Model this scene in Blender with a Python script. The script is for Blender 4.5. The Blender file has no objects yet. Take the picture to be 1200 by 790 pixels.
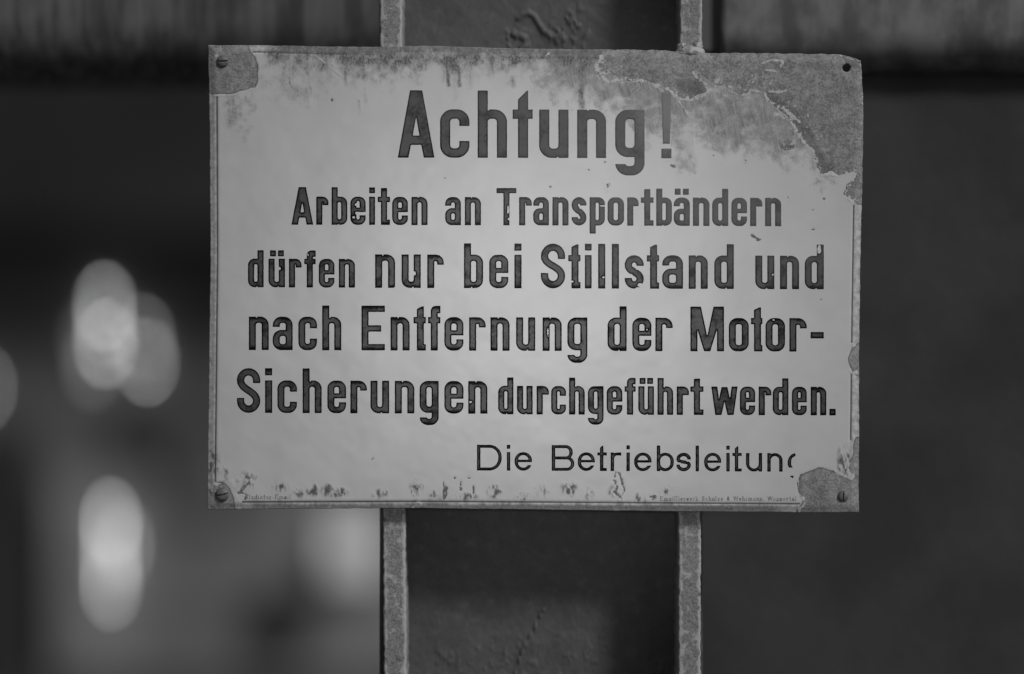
import bpy, math, random
import numpy as np
random.seed(7)
PX = 0.0005                      # metres per photograph pixel in the plane of the sign
CX, CY = 600.0, 395.0
def wx(px): return (px - CX) * PX
def wz(py): return (CY - py) * PX
R = math.radians
sc = bpy.context.scene

# ------------------------------------------------------------------ camera
cam_d = bpy.data.cameras.new('camera'); cam = bpy.data.objects.new('camera', cam_d)
sc.collection.objects.link(cam); sc.camera = cam
DC = 1.6667
cam.location = (0, -DC, 0); cam.rotation_euler = (R(90), 0, 0)
cam_d.lens = 100; cam_d.sensor_width = 36; cam_d.clip_start = 0.05; cam_d.clip_end = 500
cam_d.dof.use_dof = True; cam_d.dof.focus_distance = DC; cam_d.dof.aperture_fstop = 1.65; cam_d.dof.aperture_ratio = 1.4
# ------------------------------------------------------------------ light
SUN = (1.05, -1.0, 1.25)
elev = math.atan2(SUN[2], math.hypot(SUN[0], SUN[1])); az = math.atan2(SUN[0], SUN[1])
w = bpy.data.worlds.new('World'); sc.world = w; w.use_nodes = True
nt = w.node_tree; nt.nodes.clear()
sky = nt.nodes.new('ShaderNodeTexSky'); sky.sky_type = 'NISHITA'; sky.sun_disc = False
sky.sun_elevation = elev; sky.sun_rotation = az; sky.dust_density = 3
bw = nt.nodes.new('ShaderNodeRGBToBW'); bg = nt.nodes.new('ShaderNodeBackground'); wo = nt.nodes.new('ShaderNodeOutputWorld')
bg.inputs['Strength'].default_value = 0.05
nt.links.new(sky.outputs[0], bw.inputs[0]); nt.links.new(bw.outputs[0], bg.inputs[0]); nt.links.new(bg.outputs[0], wo.inputs[0])
from mathutils import Vector
sl = bpy.data.lights.new('sun', 'SUN'); sl.energy = 2.35; sl.angle = R(10); sl.color = (1, 1, 1)
so = bpy.data.objects.new('sun', sl); sc.collection.objects.link(so)
so.rotation_euler = Vector(SUN).to_track_quat('Z', 'Y').to_euler()
# added soft spot near the camera, makes the round glow in the enamel's middle
pl = bpy.data.lights.new('glow_spot', 'SPOT'); pl.energy = 74.0; pl.shadow_soft_size = 0.09
pl.spot_size = R(9.5); pl.spot_blend = 1.0; pl.color = (1, 1, 1)
po = bpy.data.objects.new('glow_spot', pl); sc.collection.objects.link(po)
po.location = (0.02, -2.3, 0.10)
po.rotation_euler = (Vector(po.location) - Vector((wx(640), 0, wz(350)))).to_track_quat('Z', 'Y').to_euler()
sc.view_settings.view_transform = 'Standard'; sc.view_settings.look = 'None'
sc.view_settings.exposure = -0.6; sc.view_settings.gamma = 1.0
sc.cycles.use_denoising = True

# ------------------------------------------------------------------ helpers
def vnoise(x, y, seed=0):
    x = np.asarray(x, float); y = np.asarray(y, float)
    xi = np.floor(x).astype(np.int64); yi = np.floor(y).astype(np.int64)
    fx = x - xi; fy = y - yi
    fx = fx * fx * (3 - 2 * fx); fy = fy * fy * (3 - 2 * fy)
    def h(a, b):
        n = (a * 374761393 + b * 668265263 + seed * 974711) & 0xffffffff
        n = ((n ^ (n >> 13)) * 1274126177) & 0xffffffff
        n = (n ^ (n >> 16)) & 0xffff
        return n / 65535.0
    return (h(xi, yi) * (1 - fx) + h(xi + 1, yi) * fx) * (1 - fy) + (h(xi, yi + 1) * (1 - fx) + h(xi + 1, yi + 1) * fx) * fy
def fbm(x, y, seed=0, octv=4):
    s = 0; a = 0.5; t = 0
    for o in range(octv):
        s = s + a * vnoise(x * 2**o, y * 2**o, seed + o * 17); t += a; a *= 0.55
    return s / t          # 0..1
def sstep(a, b, x):
    t = np.clip((x - a) / (b - a), 0, 1); return t * t * (3 - 2 * t)
def poly_sd(X, Y, pts):   # positive inside
    d = np.full(X.shape, 1e9); ins = np.zeros(X.shape, bool)
    n = len(pts)
    for i in range(n):
        ax, ay = pts[i]; bx, by = pts[(i + 1) % n]
        ex, ey = bx - ax, by - ay; L = ex * ex + ey * ey + 1e-9
        t = np.clip(((X - ax) * ex + (Y - ay) * ey) / L, 0, 1)
        d = np.minimum(d, (X - ax - t * ex)**2 + (Y - ay - t * ey)**2)
        c = ((ay > Y) != (by > Y))
        xc = ax + (Y - ay) / (ey if abs(ey) > 1e-9 else 1e-9) * ex
        ins ^= c & (X < xc)
    d = np.sqrt(d); return np.where(ins, d, -d)
def line_d(X, Y, pts):    # distance to polyline
    d = np.full(X.shape, 1e9)
    for (ax, ay), (bx, by) in zip(pts[:-1], pts[1:]):
        ex, ey = bx - ax, by - ay; L = ex * ex + ey * ey + 1e-9
        t = np.clip(((X - ax) * ex + (Y - ay) * ey) / L, 0, 1)
        d = np.minimum(d, (X - ax - t * ex)**2 + (Y - ay - t * ey)**2)
    return np.sqrt(d)
def mesh(name, verts, faces, mat, parent=None, smooth=False, attrs=None):
    me = bpy.data.meshes.new(name)
    verts = np.asarray(verts, dtype=np.float32)
    if isinstance(faces, np.ndarray):
        nf, k = faces.shape
        me.vertices.add(len(verts)); me.vertices.foreach_set('co', verts.ravel())
        me.loops.add(nf * k); me.loops.foreach_set('vertex_index', faces.astype(np.int32).ravel())
        me.polygons.add(nf); me.polygons.foreach_set('loop_start', (np.arange(nf) * k).astype(np.int32))
        me.update(calc_edges=True)
    else:
        me.from_pydata(verts.tolist(), [], faces)
    for k_, v_ in (attrs or {}).items():
        a = me.attributes.new(k_, 'FLOAT', 'POINT'); a.data.foreach_set('value', np.asarray(v_, np.float32).ravel())
    if smooth: me.polygons.foreach_set('use_smooth', [True] * len(me.polygons))
    me.update()
    o = bpy.data.objects.new(name, me); sc.collection.objects.link(o)
    if mat: me.materials.append(mat)
    if parent: o.parent = parent
    return o
def tag(o, label=None, cat=None, group=None, kind=None):
    for k, v in (('label', label), ('category', cat), ('group', group), ('kind', kind)):
        if v: o[k] = v
    return o
def empty(name, loc):
    o = bpy.data.objects.new(name, None); sc.collection.objects.link(o); o.location = loc
    o.empty_display_size = 0.02
    return o

class NT:                 # small node-tree writer
    def __init__(s, name, rough=0.5):
        s.m = bpy.data.materials.new(name); s.m.use_nodes = True; s.t = s.m.node_tree; s.t.nodes.clear()
        s.out = s.t.nodes.new('ShaderNodeOutputMaterial'); s.b = s.t.nodes.new('ShaderNodeBsdfPrincipled')
        s.t.links.new(s.b.outputs[0], s.out.inputs[0]); s.b.inputs['Roughness'].default_value = rough
        s.tc = s.t.nodes.new('ShaderNodeTexCoord')
    def put(s, sock, v):
        if v is None: return
        if isinstance(v, (int, float)):
            sock.default_value = (v, v, v, 1) if sock.type == 'RGBA' else ((v, v, v) if sock.type == 'VECTOR' else v)
        elif isinstance(v, tuple): sock.default_value = v
        else: s.t.links.new(v, sock)
    def mat(s, op, a, b=None, c=None, clamp=False):
        n = s.t.nodes.new('ShaderNodeMath'); n.operation = op; n.use_clamp = clamp
        for i, v in enumerate((a, b, c)): s.put(n.inputs[i], v)
        return n.outputs[0]
    def coord(s, scale=(1, 1, 1), rot=(0, 0, 0), loc=(0, 0, 0), src='Object'):
        r_ = s.t.nodes.new('ShaderNodeMapping'); r_.inputs['Rotation'].default_value = rot
        n = s.t.nodes.new('ShaderNodeMapping'); n.inputs['Scale'].default_value = scale
        n.inputs['Location'].default_value = loc
        s.t.links.new(s.tc.outputs[src], r_.inputs[0]); s.t.links.new(r_.outputs[0], n.inputs[0]); return n.outputs[0]
    def noise(s, vec, scale=1.0, detail=4, rough=0.55, dist=0.0):
        n = s.t.nodes.new('ShaderNodeTexNoise'); n.inputs['Scale'].default_value = scale
        n.inputs['Detail'].default_value = detail; n.inputs['Roughness'].default_value = rough
        n.inputs['Distortion'].default_value = dist
        s.t.links.new(vec, n.inputs['Vector']); return n.outputs[0]
    def vor(s, vec, scale=1.0):
        n = s.t.nodes.new('ShaderNodeTexVoronoi'); n.inputs['Scale'].default_value = scale
        s.t.links.new(vec, n.inputs['Vector']); return n.outputs[0]
    def ss(s, x, a, b, lo=0.0, hi=1.0):
        n = s.t.nodes.new('ShaderNodeMapRange'); n.interpolation_type = 'SMOOTHSTEP'
        s.put(n.inputs['Value'], x)
        n.inputs['From Min'].default_value = a; n.inputs['From Max'].default_value = b
        n.inputs['To Min'].default_value = lo; n.inputs['To Max'].default_value = hi
        return n.outputs[0]
    def mix(s, f, a, b):   # float mix
        n = s.t.nodes.new('ShaderNodeMix'); n.data_type = 'FLOAT'
        s.put(n.inputs[0], f); s.put(n.inputs[2], a); s.put(n.inputs[3], b); return n.outputs[0]
    def tc_y(s):
        n = s.t.nodes.new('ShaderNodeSeparateXYZ'); s.t.links.new(s.tc.outputs['Object'], n.inputs[0])
        return s.mat('SUBTRACT', 601.0, s.mat('MULTIPLY', n.outputs[2], 1 / PX))
    def attr(s, name):
        n = s.t.nodes.new('ShaderNodeAttribute'); n.attribute_name = name; return n.outputs['Fac']
    def done(s, col, rough=None, bump=None, bstr=0.3, bdist=0.0002, spec=None):
        s.put(s.b.inputs['Base Color'], s.grey(col))
        s.put(s.b.inputs['Roughness'], rough)
        s.put(s.b.inputs['Specular IOR Level'], spec)
        if bump is not None:
            n = s.t.nodes.new('ShaderNodeBump'); n.inputs['Strength'].default_value = bstr
            n.inputs['Distance'].default_value = bdist
            s.t.links.new(bump, n.inputs['Height']); s.t.links.new(n.outputs[0], s.b.inputs['Normal'])
        return s.m
    def grey(s, v):
        if isinstance(v, (int, float)): return v
        n = s.t.nodes.new('ShaderNodeCombineColor')
        for i in range(3): s.t.links.new(v, n.inputs[i])
        return n.outputs[0]
K = 1 / PX                # object metres -> photo pixels

# ------------------------------------------------------------------ materials
def enamel_mat():
    s = NT('worn_enamel')
    P = s.coord((K, K, K))
    chip = s.attr('chip'); grime = s.attr('grime'); scr = s.attr('scrape'); ln = s.attr('line'); lm = s.attr('line_on'); fl = s.attr('flake'); rim = s.attr('rim'); deep = s.attr('deep')
    n_lo = s.noise(P, 0.012, 3); n_mid = s.noise(P, 0.10, 5, 0.6); n_hi = s.noise(P, 0.45, 4, 0.65); n_vh = s.noise(P, 1.1, 2, 0.6)
    # enamel
    col = s.mix(s.ss(n_lo, 0.35, 0.65), 0.60, 0.64)
    # directional scouring
    S1 = s.coord((K * 0.55, K * 0.55, K * 0.045), (0, R(-52), 0)); st1 = s.noise(S1, 1.0, 4, 0.65, 0.3)
    S2 = s.coord((K * 0.6, K * 0.6, K * 0.04), (0, R(12), 0)); st2 = s.noise(S2, 1.0, 4, 0.6, 0.3)
    streak = s.mix(s.ss(n_mid, 0.4, 0.6), st1, st2)
    m = s.mat('ADD', scr, s.mat('MULTIPLY', s.mat('SUBTRACT', streak, 0.5), 1.1))
    m = s.mat('ADD', m, s.mat('MULTIPLY', s.mat('SUBTRACT', n_mid, 0.5), 2.0))
    m = s.mat('ADD', m, s.mat('MULTIPLY', s.mat('SUBTRACT', s.noise(P, .035, 4), 0.5), 1.6))
    m = s.mat('MULTIPLY', s.ss(m, 0.10, 1.25), s.ss(scr, 0.0, 0.1))
    col = s.mix(m, col, s.mix(s.ss(streak, .38, .62), 0.22, 0.40))
    # grime, two grain sizes
    Gv = s.coord((K * 0.34, K * 0.34, K * 0.13)); g1 = s.noise(Gv, 1.0, 5, 0.7)
    gm = s.mat('ADD', grime, s.mat('MULTIPLY', s.mat('SUBTRACT', g1, 0.5), 2.0))
    gm = s.mat('MULTIPLY', s.ss(gm, 0.50, 1.0), s.ss(grime, 0.0, 0.15))
    soft = s.mat('MULTIPLY', s.ss(s.mat('ADD', grime, s.mat('MULTIPLY', s.mat('SUBTRACT', n_mid, 0.5), 1.2)), 0.1, 0.9), s.ss(grime, 0.0, 0.25))
    col = s.mix(s.mat('MULTIPLY', soft, .55), col, 0.30)
    col = s.mix(s.mat('MULTIPLY', gm, 0.70), col, s.mix(n_hi, 0.14, 0.32))
    g2 = s.noise(s.coord((K * .5, K * .5, K * .28), loc=(4, 4, 4)), 1.0, 4, 0.7)
    blk = s.ss(s.mat('ADD', s.mat('MULTIPLY', grime, .42), g2), 0.86, 1.0)
    col = s.mix(s.mat('MULTIPLY', blk, .8), col, 0.09)
    sct = s.ss(s.noise(s.coord((K * .9, K * .9, K * .05), (0, R(-42), 0), loc=(7, 1, 2)), 1.0, 3, .6), .66, .76)
    col = s.mix(s.mat('MULTIPLY', s.mat('MULTIPLY', sct, .5), s.ss(scr, .2, .8)), col, 0.58)
    # rim outside the printed line
    rm = s.mat('MULTIPLY', rim, s.ss(s.noise(P, 0.16, 5, .65), 0.35, 0.65))
    col = s.mix(s.mat('MULTIPLY', rm, 0.75), col, 0.27)
    # printed line
    w_ = s.mat('ADD', 0.95, s.mat('MULTIPLY', s.mat('SUBTRACT', n_mid, 0.5), 0.7))
    al = s.mat('SUBTRACT', w_, s.mat('ABSOLUTE', ln))
    lmask = s.mat('MULTIPLY', s.ss(al, -0.35, 0.35), s.ss(s.mat('ADD', lm, s.mat('MULTIPLY', s.mat('SUBTRACT', n_hi, .5), .9)), 0.35, 0.7))
    col = s.mix(s.mat('MULTIPLY', lmask, .85), col, 0.055)
    # tiny black pits
    pit = s.ss(s.noise(s.coord((K, K, K), loc=(5, 3, 9)), 0.16, 2, 0.9), 0.795, 0.83)
    col = s.mix(s.mat('MULTIPLY', pit, 0.75), col, 0.08)
    # bright broken edges
    flm = s.ss(s.mat('ADD', fl, s.mat('MULTIPLY', s.mat('SUBTRACT', s.noise(P, 0.26, 5, .7), 0.5), 3.0)), 0.50, 0.62); flm = s.mat('MULTIPLY', flm, s.ss(fl, 0.02, .2))
    # bare steel, rust skin
    bare = s.mix(s.ss(s.mat('ADD', s.mat('MULTIPLY', n_mid, .4), s.mat('MULTIPLY', n_hi, .6)), 0.36, 0.62), 0.17, 0.38)
    bare = s.mix(s.ss(s.noise(P, 0.03, 3), 0.35, 0.65), s.mat('MULTIPLY', bare, .86), s.mat('MULTIPLY', bare, 1.08))
    bare = s.mix(s.mat('MULTIPLY', s.ss(n_vh, 0.66, 0.74), 0.5), bare, 0.09)
    S3 = s.coord((K * 0.5, K * 0.5, K * 0.10), (0, R(-58), 0)); st3 = s.noise(S3, 1.0, 3, 0.6)
    bare = s.mix(s.mat('MULTIPLY', s.ss(st3, 0.66, 0.74), 0.55), bare, 0.52)
    bare = s.mix(s.mat('MULTIPLY', deep, 0.55), bare, 0.09)
    cm = s.ss(chip, -0.35, 0.35)
    col = s.mix(cm, col, bare)
    col = s.mix(s.mat('MULTIPLY', flm, s.ss(n_hi, .3, .6, .5, .95)), col, 0.62)
    edge = s.mat('MULTIPLY', s.ss(chip, -0.3, 0.3), s.ss(chip, 2.2, 0.4))
    col = s.mix(s.mat('MULTIPLY', s.mat('MULTIPLY', edge, s.mat('SUBTRACT', 1.0, flm)), 0.55), col, 0.09)
    worn = s.mat('MAXIMUM', cm, s.mat('MAXIMUM', s.mat('MULTIPLY', m, 0.8), s.mat('MULTIPLY', grime, .7)))
    rough = s.mix(worn, 0.36, 0.72)
    bump = s.mat('ADD', s.mat('MULTIPLY', n_hi, s.mat('ADD', 0.05, s.mat('MULTIPLY', worn, 1.0))), s.mat('MULTIPLY', n_mid, s.mat('MULTIPLY', worn, 1.4)))
    return s.done(col, rough, bump, 0.45, 0.0004, 0.5)

def pix_xy(s):              # x, y for the painted reflection and the scouring on the upper lettering
    n = s.t.nodes.new('ShaderNodeSeparateXYZ'); s.t.links.new(s.tc.outputs['Object'], n.inputs[0])
    x = s.mat('ADD', s.mat('MULTIPLY', n.outputs[0], K), 600.0); y = s.mat('SUBTRACT', 601.0, s.mat('MULTIPLY', n.outputs[2], K))
    return x, y
def letter_mat(name='black_enamel', small=False):
    s = NT(name)
    P = s.coord((K, K, K)); x, y = pix_xy(s)
    inn = s.attr('inner')
    n_lo = s.noise(P, 0.05, 3); n_mid = s.noise(P, 0.25, 4); n_hi = s.noise(P, 0.9, 3, .6)
    e = s.ss(s.mat('ADD', inn, s.mat('MULTIPLY', s.mat('SUBTRACT', n_mid, .5), 2.0)), 0.95, 2.3)
    e = s.mat('MULTIPLY', e, s.ss(s.mat('ADD', s.mat('MULTIPLY', n_lo, .7), s.mat('MULTIPLY', n_mid, .3)), 0.34, 0.54, 0.30, 1.0))
    en = s.ss(s.mat('ADD', s.attr('tip'), s.mat('MULTIPLY', s.mat('SUBTRACT', n_mid, .5), 1.4)), 0.3, 0.9)
    en = s.mat('MULTIPLY', en, s.ss(s.tc_y(), 170, 215, 0.25, 1.0)) if not small else en
    e = s.mat('MULTIPLY', e, s.mat('SUBTRACT', 1.0, s.mat('MULTIPLY', en, .92)))
    col = s.mix(e, 0.006, 0.080)  # enamel sheen put into the colour: paler middles, blacker rims and stroke ends
    # reflection painted in: letters paler toward the top and upper right
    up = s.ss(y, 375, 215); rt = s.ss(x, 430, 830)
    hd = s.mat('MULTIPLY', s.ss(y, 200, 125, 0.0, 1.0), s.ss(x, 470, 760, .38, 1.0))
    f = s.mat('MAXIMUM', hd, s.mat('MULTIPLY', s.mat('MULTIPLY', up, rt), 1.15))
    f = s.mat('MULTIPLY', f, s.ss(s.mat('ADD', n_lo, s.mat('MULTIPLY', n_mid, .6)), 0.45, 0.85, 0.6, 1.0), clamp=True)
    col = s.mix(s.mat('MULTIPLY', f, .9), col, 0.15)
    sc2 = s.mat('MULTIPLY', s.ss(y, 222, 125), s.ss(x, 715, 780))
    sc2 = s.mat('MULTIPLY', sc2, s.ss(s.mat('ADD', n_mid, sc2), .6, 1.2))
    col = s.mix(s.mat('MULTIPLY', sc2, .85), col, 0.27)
    spk = s.ss(s.noise(s.coord((K, K, K), loc=(2, 8, 1)), 0.42, 2, .8), 0.745, 0.80)
    col = s.mix(s.mat('MULTIPLY', spk, .7), col, 0.5)
    if small: col = s.mix(s.ss(n_mid, .35, .65, 0.25, 0.85), 0.05, 0.42)
    return s.done(col, s.mix(f, 0.36, .6), s.mat('ADD', n_mid, s.mat('MULTIPLY', n_hi, .4)), 0.25, 0.0003, s.mix(e, 0.0, 0.26))

def painted_steel(name, lo, hi, worn, sc_=1.0, rough=.6, bs=.5):
    s = NT(name); P = s.coord((K * sc_, K * sc_, K * sc_))
    a = s.noise(P, 0.025, 4); b = s.noise(P, 0.12, 5, .65); c = s.noise(P, 0.5, 4, .6)
    col = s.mix(s.ss(s.mat('ADD', s.mat('MULTIPLY', a, .5), s.mat('MULTIPLY', b, .5)), .35, .65), lo, hi)
    col = s.mix(s.mat('MULTIPLY', s.ss(c, .55, .72), .5), col, lo * .5)
    col = s.mix(s.mat('MULTIPLY', s.ss(b, .60, .68), .6), col, worn)
    return s.done(col, rough, s.mat('ADD', b, s.mat('MULTIPLY', c, .5)), bs, 0.0005, .4)

def flange_mat():
    s = NT('flange_steel'); P = s.coord((K, K, K)); e = s.attr('edge')
    b = s.noise(P, 0.10, 5, .65); c = s.noise(P, 0.5, 4, .6)
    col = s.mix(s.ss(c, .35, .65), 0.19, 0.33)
    m = s.ss(s.mat('ADD', s.mat('MULTIPLY', e, .26), b), .55, .66)
    col = s.mix(m, col, s.mix(c, 0.30, 0.62))
    col = s.mix(s.mat('MULTIPLY', s.ss(b, .40, .33), .55), col, 0.07)
    return s.done(col, .6, s.mat('ADD', b, s.mat('MULTIPLY', c, .5)), .6, 0.0006, .4)

def streaky(name, lo, hi, sx, sz, rot=0, rough=.7, horizontal=False):
    s = NT(name); a = s.noise(s.coord((sx, sx, sz), (0, rot, 0)), 1.0, 4, .6); b = s.noise(s.coord((sx * .35, sx * .35, sx * .35), loc=(3, 3, 3)), 1.0, 3)
    col = s.mix(s.ss(s.mat('ADD', s.mat('MULTIPLY', a, .65), s.mat('MULTIPLY', b, .35)), .38, .62), lo, hi)
    return s.done(col, rough, a, .3, .002, .3)
def plain(name, v, rough=.8, nscale=1.0, amp=.15):
    s = NT(name); n = s.noise(s.coord((1, 1, 1)), nscale, 5, .6)
    return s.done(s.mix(s.ss(n, .3, .7), v * (1 - amp), v * (1 + amp)), rough, n, .2, .01, .2)
def glow(name, e):
    m = bpy.data.materials.new(name); m.use_nodes = True; t = m.node_tree; b = t.nodes['Principled BSDF']
    b.inputs['Base Color'].default_value = (.8, .8, .8, 1); b.inputs['Emission Color'].default_value = (1, 1, 1, 1)
    b.inputs['Emission Strength'].default_value = e * 1.5; return m

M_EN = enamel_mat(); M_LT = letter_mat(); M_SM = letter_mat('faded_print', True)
M_FL = flange_mat()
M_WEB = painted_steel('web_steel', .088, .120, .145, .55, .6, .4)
M_SCREW = painted_steel('screw_steel', .10, .20, .3, 1.5, .5, .5)

# ------------------------------------------------------------------ the sign plate
SIGN = empty('enamel_sign', (0, 0, wz(601)))
tag(SIGN, 'weathered white enamel warning sign headed Achtung with chipped corners and rusty edges', 'sign')
SO = Vector(SIGN.location)
def topy(x):
    y = np.interp(x, [243, 300, 440, 500, 620, 760, 800, 830, 984, 1009], [52.5, 53, 55.0, 53.5, 57, 58.5, 60.5, 61.5, 63.5, 71])
    return y + 0.9 * (fbm(x / 9, x * 0, 3, 3) - .5) * (1 + 1.5 * sstep(690, 720, x) )
def boty(x): return np.interp(x, [243, 480, 800, 935, 1007], [597, 595.5, 599.5, 600.5, 600.5]) + 0.8 * (fbm(x / 12, x * 0, 5, 3) - .5)
def lefx(y): return np.interp(y, [52, 150, 300, 450, 560, 597], [243.5, 245.5, 246.5, 244.5, 243.3, 243]) + 0.8 * (fbm(y / 10, y * 0, 8, 3) - .5)
def rigx(y): return np.interp(y, [71, 95, 130, 200, 300, 400, 600], [1009, 1010.5, 1012, 1011, 1008.5, 1007, 1006.5]) + 1.3 * (fbm(y / 8, y * 0, 9, 3) - .5)
NU, NV = 690, 492
uu = np.linspace(0, 1, NU); vv = np.linspace(0, 1, NV); U, V = np.meshgrid(uu, vv)
X = 243 + U * 766; Y = 55 + V * 543
for _ in range(5):
    lx = lefx(Y); rx = rigx(Y); X = lx + U * (rx - lx); ty = topy(X); by = boty(X); Y = ty + V * (by - ty)
EL = X - lefx(Y); ER = rigx(Y) - X; ET = Y - topy(X); EB = boty(Y * 0 + X) - Y
EDGE = np.minimum(np.minimum(EL, ER), np.minimum(ET, EB))
# chips down to the steel
wob = (fbm(X / 8, Y / 8, 21, 4) - .5) * 8.0
wob2 = (fbm(X / 3.4, Y / 3.4, 25, 3) - .5) * 5.0
tr = [(699, 40), (704, 62), (697, 80), (702, 93), (712, 84), (738, 95), (752, 93), (770, 100), (786, 105), (797, 113), (806, 116), (816, 113), (827, 108), (830, 103), (822, 93), (813, 86), (826, 90), (838, 98), (850, 102), (868, 112), (879, 106), (896, 108), (900, 118), (916, 130), (928, 143), (934, 155), (940, 165), (953, 180), (957, 194), (963, 204), (972, 200), (984, 206), (993, 203), (1001, 201), (1003, 207), (993, 216), (987, 227), (995, 231), (1001, 236), (1004, 240), (1030, 236), (1030, 30), (699, 30)]
tl = [(230, 40), (288, 40), (292, 57), (299, 66), (302.5, 77), (303, 93), (300, 102), (290, 105), (281, 107), (272, 111), (258, 110), (248, 111), (245, 107), (230, 107)]
bl = [(230, 572), (247, 574), (254, 564), (262, 565), (269, 571), (274, 583), (276, 596), (277, 612), (230, 612)]
br = [(925, 612), (937, 594), (941, 586), (935, 577), (933.5, 566), (938, 556), (950, 551), (959, 548), (968, 548.5), (979, 552), (989, 558), (996, 560), (996, 552), (994, 543), (999, 535), (1000, 518), (1003, 512), (1030, 512), (1030, 612)]
rc = [(1030, 400), (1005, 402), (998, 409), (993.5, 419), (996, 430), (1001, 440), (1030, 444)]
chip = np.full(X.shape, -60.0)
for pts, k in ((tr, 1.0), (tl, .45), (bl, .4), (br, .5), (rc, .4)):
    chip = np.maximum(chip, poly_sd(X, Y, pts) + (wob + wob2) * k * 0.62)
def blob(cx, cy, rx, ry, rot=0, n=1.0, seed=1):
    c, s_ = math.cos(R(rot)), math.sin(R(rot)); dx = X - cx; dy = Y - cy
    a = (dx * c + dy * s_) / rx; b = (-dx * s_ + dy * c) / ry
    return (1 - np.sqrt(a * a + b * b)) * min(rx, ry) + (fbm(X / 3.0, Y / 3.0, seed, 3) - .5) * 2 * n
for (cx, cy, rx, ry, rt, n) in [(922, 171, 7.5, 5, 5, 3), (712, 216.5, 1.4, 1, 0, .4), (884, 278, 4, 1.4, 30, 1.5), (888, 281, 4, 1.2, -20, 1.5), (965.5, 233, 1.8, 1.2, 0, .5), (645, 219, 1.2, 1, 0, .3),
                               (713, 217.5, 3, .9, -60, .4), (690, 199, 1.2, .8, 30, .3), (953, 269, 2.2, 1.2, 0, 1), (962, 351, 1, .8, 0, 0), (437, 537.5, 1.8, .7, -45, .3), (389.5, 117, 1.4, 2.2, 0, 1), (789, 195, 3, 1.6, 20, 2),
                               (522, 577, 2.8, 8, 8, 2), (520, 569, 1, 4, 0, 1), (555, 573, 1.2, 5, 0, 1), (550, 560, 2, .8, 0, .6), (533, 560, 1.1, 1.4, 0, .4), (540, 572, 1.3, 5, 0, 2), (763, 582, 2.4, 1, 0, .6), (874, 188, 1.1, .9, 0, .3), (836, 182.3, 1, .8, 0, 0), (924, 231, 1.2, 1, 0, .3), (952.5, 246, 1.2, .7, 0, .3), (709, 190, 1, .9, 0, .2), (521.5, 208.5, .8, .8, 0, 0)]:
    chip = np.maximum(chip, blob(cx, cy, rx, ry, rt, n, int(cx)))
# curled drip mark under "Betrieb"
crack = line_d(X, Y, [(722, 552), (720, 562), (724, 570), (720, 576), (728, 583), (732, 575), (729, 566), (727, 556), (722, 552)])
chip = np.maximum(chip, 1.1 - crack + (fbm(X / 3, Y / 3, 71, 3) - .55) * 5)
crk = line_d(X, Y, [(281, 577), (286, 571), (291, 566), (292, 560)])
chip = np.maximum(chip, 2.0 - crk + (fbm(X / 2.5, Y / 2.5, 73, 3) - .55) * 4)
crk = line_d(X, Y, [(283, 577), (290, 580), (287, 585)]); chip = np.maximum(chip, 1.0 - crk + (fbm(X / 2.5, Y / 2.5, 74, 3) - .55) * 3)
# bright broken flakes
fl = np.zeros(X.shape)
def addfl(d, w_): 
    global fl
    d = d + (fbm(X / 4.5, Y / 4.5, 77, 3) - .5) * w_ * 1.8
    fl = np.maximum(fl, 1 - np.clip(d / w_, 0, 1.0))
addfl(line_d(X, Y, [(706, 67), (698, 79), (704, 90), (712, 97), (728, 94)]), 4.5)
addfl(line_d(X, Y, [(735, 93), (752, 95), (768, 101)]), 2.6)
addfl(line_d(X, Y, [(764, 97), (776, 107)]), 2.6)
addfl(line_d(X, Y, [(782, 105), (795, 116), (808, 118), (820, 115), (830, 108), (826, 98), (812, 86)]), 2.4)
addfl(line_d(X, Y, [(786, 109), (800, 125), (808, 138)]), 1.6)
addfl(line_d(X, Y, [(838, 97), (843, 92)]), 2.0)
addfl(line_d(X, Y, [(868, 112), (877, 111), (880, 105), (896, 108), (899, 117)]), 2.0)
addfl(line_d(X, Y, [(908, 133), (919, 139)]), 4.0)
addfl(line_d(X, Y, [(917, 126), (924, 133), (936, 142)]), 3.0)
addfl(line_d(X, Y, [(926, 142), (934, 153), (940, 164), (953, 178), (958, 190)]), 2.4)
addfl(line_d(X, Y, [(963, 205), (984, 206), (1001, 202)]), 1.8)
addfl(line_d(X, Y, [(1003, 202), (999, 213), (990, 226), (998, 238)]), 2.2)
addfl(line_d(X, Y, [(891, 75), (905, 70), (918, 72), (915, 78)]), 1.8)
addfl(line_d(X, Y, [(896, 82), (910, 84)]), 1.6)
addfl(line_d(X, Y, [(900, 107), (915, 108), (925, 104)]), 1.8)
addfl(line_d(X, Y, [(726, 76), (728, 78)]), 2.4)
addfl(line_d(X, Y, [(640, 66), (643, 62)]), 1.4); addfl(line_d(X, Y, [(664, 63), (667, 64)]), 1.4)
addfl(line_d(X, Y, [(246, 112), (270, 112), (284, 108), (300, 103)]), 1.7)
addfl(line_d(X, Y, [(258, 55), (259, 62), (252, 66)]), 1.6)
addfl(line_d(X, Y, [(248, 572), (256, 567)]), 4.5)
addfl(line_d(X, Y, [(271, 566), (276, 572), (283, 567), (289, 563)]), 4.2)
addfl(line_d(X, Y, [(277, 583), (281, 590), (279, 597)]), 3.6)
addfl(line_d(X, Y, [(937, 598), (943, 590), (940, 582)]), 3.0)
addfl(line_d(X, Y, [(978, 552), (990, 559), (997, 562), (999, 556)]), 2.3)
addfl(line_d(X, Y, [(993, 540), (994, 552), (998, 560)]), 3.0)
addfl(line_d(X, Y, [(952, 590), (953, 593)]), 1.8)
addfl(line_d(X, Y, [(996, 432), (998, 440), (1003, 436)]), 2.6)
addfl(line_d(X, Y, [(998, 408), (1005, 400)]), 1.6)
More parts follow.
